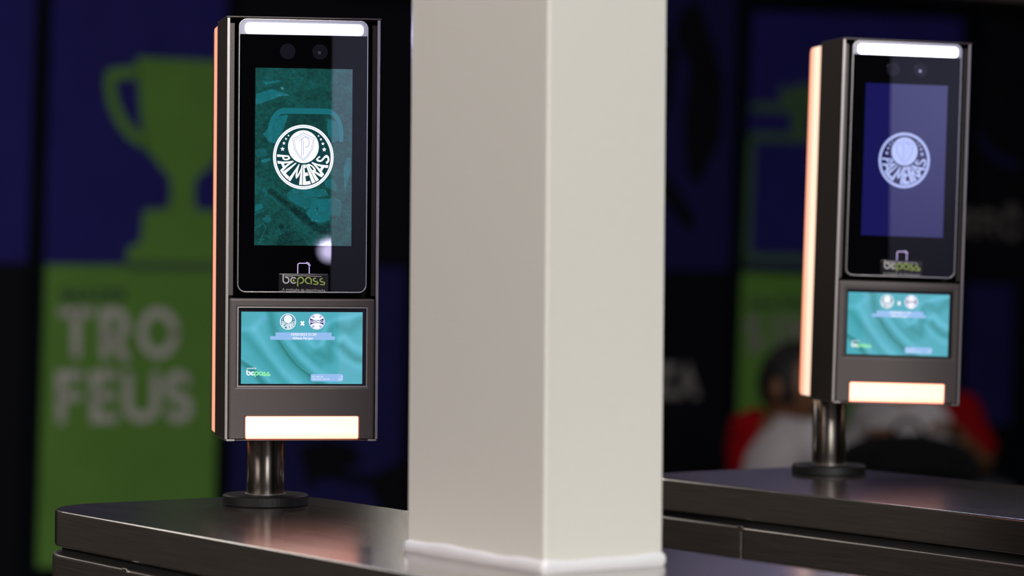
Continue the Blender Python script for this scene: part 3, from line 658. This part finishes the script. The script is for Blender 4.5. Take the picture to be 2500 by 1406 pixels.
# ------------------------------------------------------------------ columns
def column(name, a0, a1, b0, b1, label, zt):
    w_, d_ = a1-a0, b1-b0
    mw = Matrix(((-LA.x, LB.x, 0, (LA*a1+LB*b0).x), (-LA.y, LB.y, 0, (LA*a1+LB*b0).y), (0, 0, 1, TOP), (0, 0, 0, 1)))
    root = empty(name, mw); tag(root, label, 'column', 'cream painted columns on the turnstiles')
    e = MB(); e.prism(rrect(0, w_, 0, d_, .0022, 6), lambda a, c, h: (a, c, h), .0004, zt); sh = e.build('shaft', M['paint'], root, smooth=False)
    # wavy bead of sealant round the foot
    e = MB(); out = rrect(-.0016, w_+.0016, -.0016, d_+.0016, .004, 6)
    ext = []
    for i in range(len(out)):
        p, q_ = out[i], out[(i+1) % len(out)]; n = max(1, int(math.hypot(q_[0]-p[0], q_[1]-p[1])/.004))
        ext += [(p[0]+(q_[0]-p[0])*k/n, p[1]+(q_[1]-p[1])*k/n) for k in range(n)]
    n = len(ext); cx, cy = w_/2, d_/2; v = []
    prof = [(.0, 0), (.0010, .002), (.0012, .005), (.0006, .0075), (-.0006, .0088), (-.003, .0092)]
    for j, (o_, h_) in enumerate(prof):
        for i, (px, py) in enumerate(ext):
            dx, dy = (px-cx)/w_*2, (py-cy)/d_*2; m_ = max(abs(dx), abs(dy)); nx = (dx > .9*m_)-(dx < -.9*m_); ny = (dy > .9*m_)-(dy < -.9*m_)
            wv = 1+.07*math.sin(i*.21)+.04*math.sin(i*.53+1)
            v.append((px+nx*o_, py+ny*o_, h_*wv))
    f = [(j*n+i, j*n+(i+1) % n, (j+1)*n+(i+1) % n, (j+1)*n+i) for j in range(len(prof)-1) for i in range(n)]
    e.add(v, f); e.build('sealant_bead', M['seal'], root, smooth=True)
    return root
column('column', 1.588, 1.763, 1.130, 1.233, 'tall cream painted square column standing on the front turnstile, mid picture', 3.0-TOP)
column('column', 1.610, 1.785, 1.815, 1.918, 'second cream column on the rear turnstile, just right of the picture', 3.0-TOP)

# ------------------------------------------------------------------ terminals
p1 = at(648, 1234, 2.47); p1.z = TOP; p2 = at(2023, 1156, 2.875); p2.z = TOP
f1 = at(735.5, 1073, 2.412); f2 = at(2187, 984, 2.806)
terminal('access_terminal', p1, f1, math.radians(8), 0, math.radians(.74), True, 2, 'grey face terminal left of the column, teal aerial picture and white crest on display')
terminal('access_terminal', p2, f2, math.radians(8), .024, math.radians(-2.4), False, 1, 'tilted grey face reading terminal right of the column, plain blue display and pale crest')

# a round photo lamp behind the camera, mirrored in the left terminal's glass
def photo_lamp(loc):
    root = empty('round_lamp', Matrix.Translation((loc[0], loc[1], 0))); tag(root, 'small round white lamp on a thin stand behind the camera', 'lamp')
    h = loc[2]
    e = MB(); e.lathe([(.16, 0), (.16, .015), (.02, .02), (.012, .03), (.012, h-.1)], n=24); e.build('stand', M['black'], root)
    tgt = (Vector((-.15, 2.4, 1.27))-Vector(loc)).normalized(); R_ = tgt.to_track_quat('Z', 'Y').to_matrix().to_4x4(); R_.translation = Vector((0, 0, h))
    e = MB(); e.lathe([(.02, -.10), (.09, -.06), (.10, 0)], n=32); e.build('lamp_head', M['black'], root, mw=R_)
    e = MB(); e.lathe([(.022, .001), (.022, .006)], n=32); e.build('lamp_lens', mat('lamp_lens', (1, 1, 1), .5, emit=(.72, .66, 1), es=62), root, mw=R_)
LAMP_DIR = math.radians(13.78)
photo_lamp((-.157+math.sin(LAMP_DIR)*8.5, 2.42-math.cos(LAMP_DIR)*8.5, 1.275))

# ------------------------------------------------------------------ people behind the right terminal
def skin_mesh(name, verts, edges, radii, m, parent, sub=2, root_i=0):
    me = bpy.data.meshes.new(name); me.from_pydata([tuple(v) for v in verts], edges, []); me.materials.append(m)
    o = bpy.data.objects.new(name, me); COL.objects.link(o)
    if parent: o.parent = parent
    s = o.modifiers.new('skin', 'SKIN')
    s.use_smooth_shade = True
    for i, r_ in enumerate(radii):
        d = me.skin_vertices[0].data[i]; rr = r_ if isinstance(r_, tuple) else (r_, r_); d.radius = rr; d.use_root = (i == root_i)
    u = o.modifiers.new('sub', 'SUBSURF'); u.levels = sub; u.render_levels = sub
    dg = bpy.context.evaluated_depsgraph_get(); nmsh = bpy.data.meshes.new_from_object(o.evaluated_get(dg))
    o.modifiers.clear(); o.data = nmsh; nmsh.name = name
    return o
def sleeve_mesh(name, P, R_, m, parent, n=20):
    e = MB(); Q = []; RR = []
    for i in range(len(P)-1):
        for k in range(5): t = k/5; Q.append(P[i].lerp(P[i+1], t)); RR.append(R_[i]+(R_[i+1]-R_[i])*t)
    Q.append(P[-1]); RR.append(R_[-1]); d0 = (Q[1]-Q[0]).normalized(); up = Vector((0, 1, 0)) if abs(d0.y) < .9 else Vector((1, 0, 0))
    Q = [Q[0]-d0*RR[0]*.5] + Q; RR = [RR[0]*.55] + RR
    for i, q in enumerate(Q):
        d = (Q[min(i+1, len(Q)-1)]-Q[max(i-1, 0)]).normalized(); a = d.cross(up).normalized(); b_ = d.cross(a)
        for k in range(n): t = 2*PI*k/n; f = RR[i]*(1+.03*math.sin(3*t+i)); e.v.append(tuple(q+a*f*math.cos(t)+b_*f*math.sin(t)))
    for i in range(len(Q)-1):
        for k in range(n): e.f.append((i*n+k, i*n+(k+1) % n, (i+1)*n+(k+1) % n, (i+1)*n+k)); e.mi.append(0)
    e.f += [tuple(range(n)), tuple(range((len(Q)-1)*n, len(Q)*n))]; e.mi += [0, 0]
    return e.build(name, m, parent, smooth=True)
def head_mesh(parent, c, face, mskin, mhair, mdark, size=.112):
    """head with brow, nose, chin, ears, eyes, mouth; face = heading angle in radians"""
    R_ = Matrix.Translation(c) @ Matrix.Rotation(face, 4, 'Z')       # local +x = forward
    def hv(th, ph, k=1.0):
        x_, y_, z_ = math.cos(ph)*math.cos(th), math.cos(ph)*math.sin(th), math.sin(ph)
        s = size*k; px, py, pz = x_*s*.92, y_*s*.74, z_*s*1.12
        f = max(0, x_)
        if z_ < 0: px *= 1+.10*z_; py *= 1+.32*z_
        px += f*f*size*.06*(z_ < -.1)
        nose = math.exp(-(y_/.17)**2-((z_+.12)/.2)**2)*(x_ > 0); px += nose*size*.17
        brow = math.exp(-((z_-.16)/.09)**2-(abs(y_)-.3)**2/.05)*(x_ > 0); px += brow*size*.05
        chin = math.exp(-(y_/.25)**2-((z_+.82)/.14)**2)*(x_ > 0); px += chin*size*.16
        eye = math.exp(-((z_-.03)/.08)**2-(abs(y_)-.34)**2/.02)*(x_ > 0); px -= eye*size*.06
        return Vector((px, py, pz))
    e = MB(); nt, npn = 40, 28
    for j in range(npn+1):
        for i in range(nt): e.v.append(tuple(hv(2*PI*i/nt, -PI/2+PI*j/npn)))
    for j in range(npn):
        for i in range(nt): e.f.append((j*nt+i, j*nt+(i+1) % nt, (j+1)*nt+(i+1) % nt, (j+1)*nt+i)); e.mi.append(0)
    for s in (-1, 1):      # ears
        for q_ in range(1):
            v = []; f = []
            for j in range(9):
                for i in range(12):
                    a, b_ = 2*PI*i/12, -PI/2+PI*j/8; v.append((-.005+.020*math.cos(b_)*math.cos(a), s*size*.78+.008*math.cos(b_)*math.sin(a), -.004+.032*math.sin(b_)))
            for j in range(8):
                for i in range(12): f.append((j*12+i, j*12+(i+1) % 12, (j+1)*12+(i+1) % 12, (j+1)*12+i))
            e.add(v, f)
    hd = e.build('head', mskin, parent, smooth=True, mw=R_)
    e = MB()
    for j in range(15):
        for i in range(nt):
            th = 2*PI*i/nt; ph0 = .62 if abs(((th+PI) % (2*PI))-PI) < 1.0 else -.35
            ph = ph0+(PI/2-ph0)*j/14; e.v.append(tuple(hv(th, ph, 1.07)))
    for j in range(14):
        for i in range(nt): e.f.append((j*nt+i, j*nt+(i+1) % nt, (j+1)*nt+(i+1) % nt, (j+1)*nt+i)); e.mi.append(0)
    e.build('hair', mhair, hd, smooth=True)
    e = MB()
    for s in (-1, 1):
        p = hv(s*.36, .03); e = MB(); e.lathe([(.001, -.008), (.010, -.004), (.010, .004), (.001, .008)], (p.x-.004, p.y, p.z), 12); e.build('eye', mdark, hd)
    e = MB(); p = hv(0, -.5); e.box(p.x-.006, p.x+.003, -.022, .022, p.z-.004, p.z+.004)
    e.build('mouth', mdark, hd)
    return hd
def hand(parent, wrist, dirv, up, m):
    dirv = dirv.normalized(); side = dirv.cross(up).normalized(); nrm = side.cross(dirv)
    V = [wrist, wrist+dirv*.05, wrist+dirv*.085]; E = [(0, 1), (1, 2)]; R_ = [(.024, .018), (.036, .014), (.034, .012)]
    for k, (o_, ln) in enumerate(((-.028, .060), (-.009, .072), (.010, .067), (.028, .052))):
        b0 = len(V); p = wrist+dirv*.088+side*o_; V.append(p); V.append(p+dirv*ln*.45-nrm*.008); V.append(p+dirv*ln*.75-nrm*.028); V.append(p+dirv*ln*.8-nrm*.045)
        E += [(2, b0), (b0, b0+1), (b0+1, b0+2), (b0+2, b0+3)]; R_ += [.0100, .0092, .0085, .0072]
    b0 = len(V); V += [wrist+dirv*.035-side*.034, wrist+dirv*.065-side*.052-nrm*.012, wrist+dirv*.090-side*.050-nrm*.026]; E += [(1, b0), (b0, b0+1), (b0+1, b0+2)]; R_ += [.013, .011, .009]
    return skin_mesh('hand', V, E, R_, m, parent, 1)
M['skin'] = mat('brown_skin', (.20, .088, .042), .5); M['hair'] = mat('black_hair', (.008, .007, .007), .6); M['dark'] = mat('dark_feature', (.02, .01, .01), .5)
M['jersey'] = mat('white_jersey', (.56, .52, .55), .8, vary=.08); M['red'] = mat('red_cloth', (.24, .001, .005), .85, vary=.15, spec=.1)
M['trouser'] = mat('black_cloth', (.005, .005, .006), .9, spec=.15); M['grn'] = mat('green_cloth', (.03, .22, .12), .8); M['bench'] = mat('dark_bench', (.012, .012, .014), .6)
PY = 8.35
def P_(px, py, dy=0): return at(px, py, PY+dy)
def person(label, head_px, neck, chest, hip, arms, legs_dx, face, yoff, sleeves_red, hsize=.112):
    hip_p = P_(*hip, yoff); root = empty('person', Matrix.Translation((hip_p.x, hip_p.y, 0))); tag(root, label, 'person')
    o = Vector((hip_p.x, hip_p.y, 0)); rel = lambda p: p-o
    hc = rel(P_(*head_px, yoff)); nk = rel(P_(*neck, yoff)); ch = rel(P_(*chest, yoff)); hp = Vector((0, 0, .46))
    mid = (ch+hp)/2
    V = [hp, mid, ch, nk, nk+(hc-nk)*.55]; E = [(0, 1), (1, 2), (2, 3), (3, 4)]; R_ = [(.17, .13), (.155, .12), (.15, .11), (.070, .065), (.055, .055)]
    JV = [hp+Vector((0, 0, .02)), mid, ch, nk-(nk-ch)*.15]; JE = [(0, 1), (1, 2), (2, 3)]; JR = [(.185, .150), (.175, .145), (.200, .150), (.095, .085)]
    hands = []; slv = []
    for sh, el, wr in arms:
        s_, e_, w_ = [rel(P_(a, b_, yoff+c)) for a, b_, c in (sh, el, wr)]; n = len(V)
        V += [s_, e_, w_]; E += [(2, n), (n, n+1), (n+1, n+2)]; R_ += [.058, .040, .028]
        m_ = len(JV); JV += [s_] + ([] if sleeves_red[len(slv)] else [s_+(e_-s_)*.97]); JE += [(2, m_)] + ([] if sleeves_red[len(slv)] else [(m_, m_+1)]); JR += [.080] + ([] if sleeves_red[len(slv)] else [.066]); slv.append((s_, s_+(e_-s_)*.68)); hands.append((w_, (w_-e_)))
    for s in (-1, 1):
        n = len(V); kx = Vector((legs_dx, 0, 0)) ; V += [Vector((legs_dx*.1, s*.10, .46)), Vector((legs_dx, s*.13, .46)), Vector((legs_dx*1.02, s*.13, .09)), Vector((legs_dx*1.02+math.copysign(.13, legs_dx), s*.13, .045))]
        E += [(0, n), (n, n+1), (n+1, n+2), (n+2, n+3)]; R_ += [.095, .065, .042, .036]
    body = skin_mesh('body', V, E, R_, M['skin'], root)
    head_mesh(root, hc, face, M['skin'], M['hair'], M['dark'], hsize)
    skin_mesh('jersey', JV, JE, JR, M['jersey'], root)
    for (a, b_), red in zip(slv, sleeves_red):
        o_ = (a-ch).normalized(); top = a.lerp(nk, .28)+Vector((0, -.02, -.01))
        if red: sleeve_mesh('sleeve', [top, a+Vector((0, -.01, .0)), (a+b_)/2, b_+(b_-a)*.25], [.062, .080, .072, .062], M['red'], root)['label'] = 'red sleeve'
    TV = [Vector((0, 0, .47))]; TE = []; TR = [(.185, .15)]
    for s in (-1, 1):
        n = len(TV); TV += [Vector((legs_dx*.15, s*.10, .465)), Vector((legs_dx, s*.13, .465)), Vector((legs_dx*1.02, s*.13, .13))]; TE += [(0, n), (n, n+1), (n+1, n+2)]; TR += [.108, .080, .060]
    skin_mesh('trousers', TV, TE, TR, M['trouser'], root)
    for s in (-1, 1):
        n = math.copysign(1, legs_dx); e = MB(); x0 = legs_dx*1.02-n*.06; x1 = legs_dx*1.02+n*.2
        e.prism(rrect(min(x0, x1), max(x0, x1), s*.13-.045, s*.13+.045, .035, 5), lambda a, b_, h: (a, b_, h), 0, .07); e.build('shoe', M['trouser'], root, .02)
    for w_, d in hands: hand(root, w_, d, Vector((0, 0, 1)), M['skin'])
    return root
person('seated person with short black hair, white and red jersey, left of right terminal post',
       (1938, 945), (1925, 1032), (1915, 1110), (1905, 1400), [((1840, 1058, .02), (1822, 1190, -.05), (1920, 1235, -.25)), ((1992, 1080, -.16), (2070, 1160, -.2), (2120, 1090, -.35))],
       .42, math.radians(-38), -.25, (True, False))
person('seated person in a white jersey with red sleeves half hidden behind the right terminal',
       (2215, 880), (2215, 975), (2190, 1062), (2225, 1400), [((2120, 1030, .10), (2090, 1180, .02), (2180, 1170, -.2)), ((2338, 1008, -.02), (2408, 1140, -.08), (2338, 1066, -.25))],
       -.42, math.radians(215), .75, (False, True), .108)
# bench they sit on, table and bag in front
h1 = P_(1905, 1400, -.25); h2 = P_(2225, 1400, .75)
def bench(px, label):
    root = empty('stool', Matrix.Translation((px.x, px.y, 0))); tag(root, label, 'stool', 'stools by the wall')
    e = MB(); e.prism(rrect(-.18, .18, -.18, .18, .04), lambda a, b_, h: (a, b_, h), .27, .315); e.build('seat', M['bench'], root, .01)
    for sx in (-1, 1):
        for sy in (-1, 1): e = MB(); e.lathe([(.015, 0), (.015, .27)], (sx*.14, sy*.14, 0), 10); e.build('leg', M['bench'], root)
bench(h1, 'dark square stool under the person in the red-backed jersey'); bench(h2, 'dark square stool under the person hidden by the right terminal')
c = P_(2215, 1140, -.9); tz = P_(2215, 1172, -.9).z
root = empty('side_table', Matrix.Translation((c.x, c.y, 0))); tag(root, 'low black side table under the backpack behind the right terminal post', 'table')
e = MB(); e.prism(rrect(-.26, .26, -.18, .18, .02), lambda a, b_, h: (a, b_, h), tz-.03, tz); e.build('table_top', M['bench'], root, .004)
for sx in (-1, 1):
    for sy in (-1, 1): e = MB(); e.lathe([(.015, 0), (.015, tz-.03)], (sx*.22, sy*.14, 0), 10); e.build('leg', M['bench'], root)
root = empty('backpack', Matrix.Translation((c.x, c.y, tz))); tag(root, 'black backpack lying between the two seated people behind the right terminal', 'backpack')
e = MB(); e.prism([(-.17, 0), (.17, 0), (.185, .04), (.15, .095), (.05, .12), (-.08, .115), (-.16, .085), (-.185, .04)], lambda a, b_, h: (a, h, b_), -.10, .10); e.build('bag_body', M['trouser'], root, .02, 3)
e = MB(); e.prism([(-.11, .02), (.11, .02), (.10, .075), (-.10, .075)], lambda a, b_, h: (a, h, b_), -.125, -.095); e.build('front_pocket', M['trouser'], root, .01)
e = MB(); stroke(e, arc(0, .118, .04, 0, 180, 8), .012, lambda a, b_: (a, 0, b_)); s_ = e.build('carry_loop', M['trouser'], root); sd = s_.modifiers.new('s', 'SOLIDIFY'); sd.thickness = .006
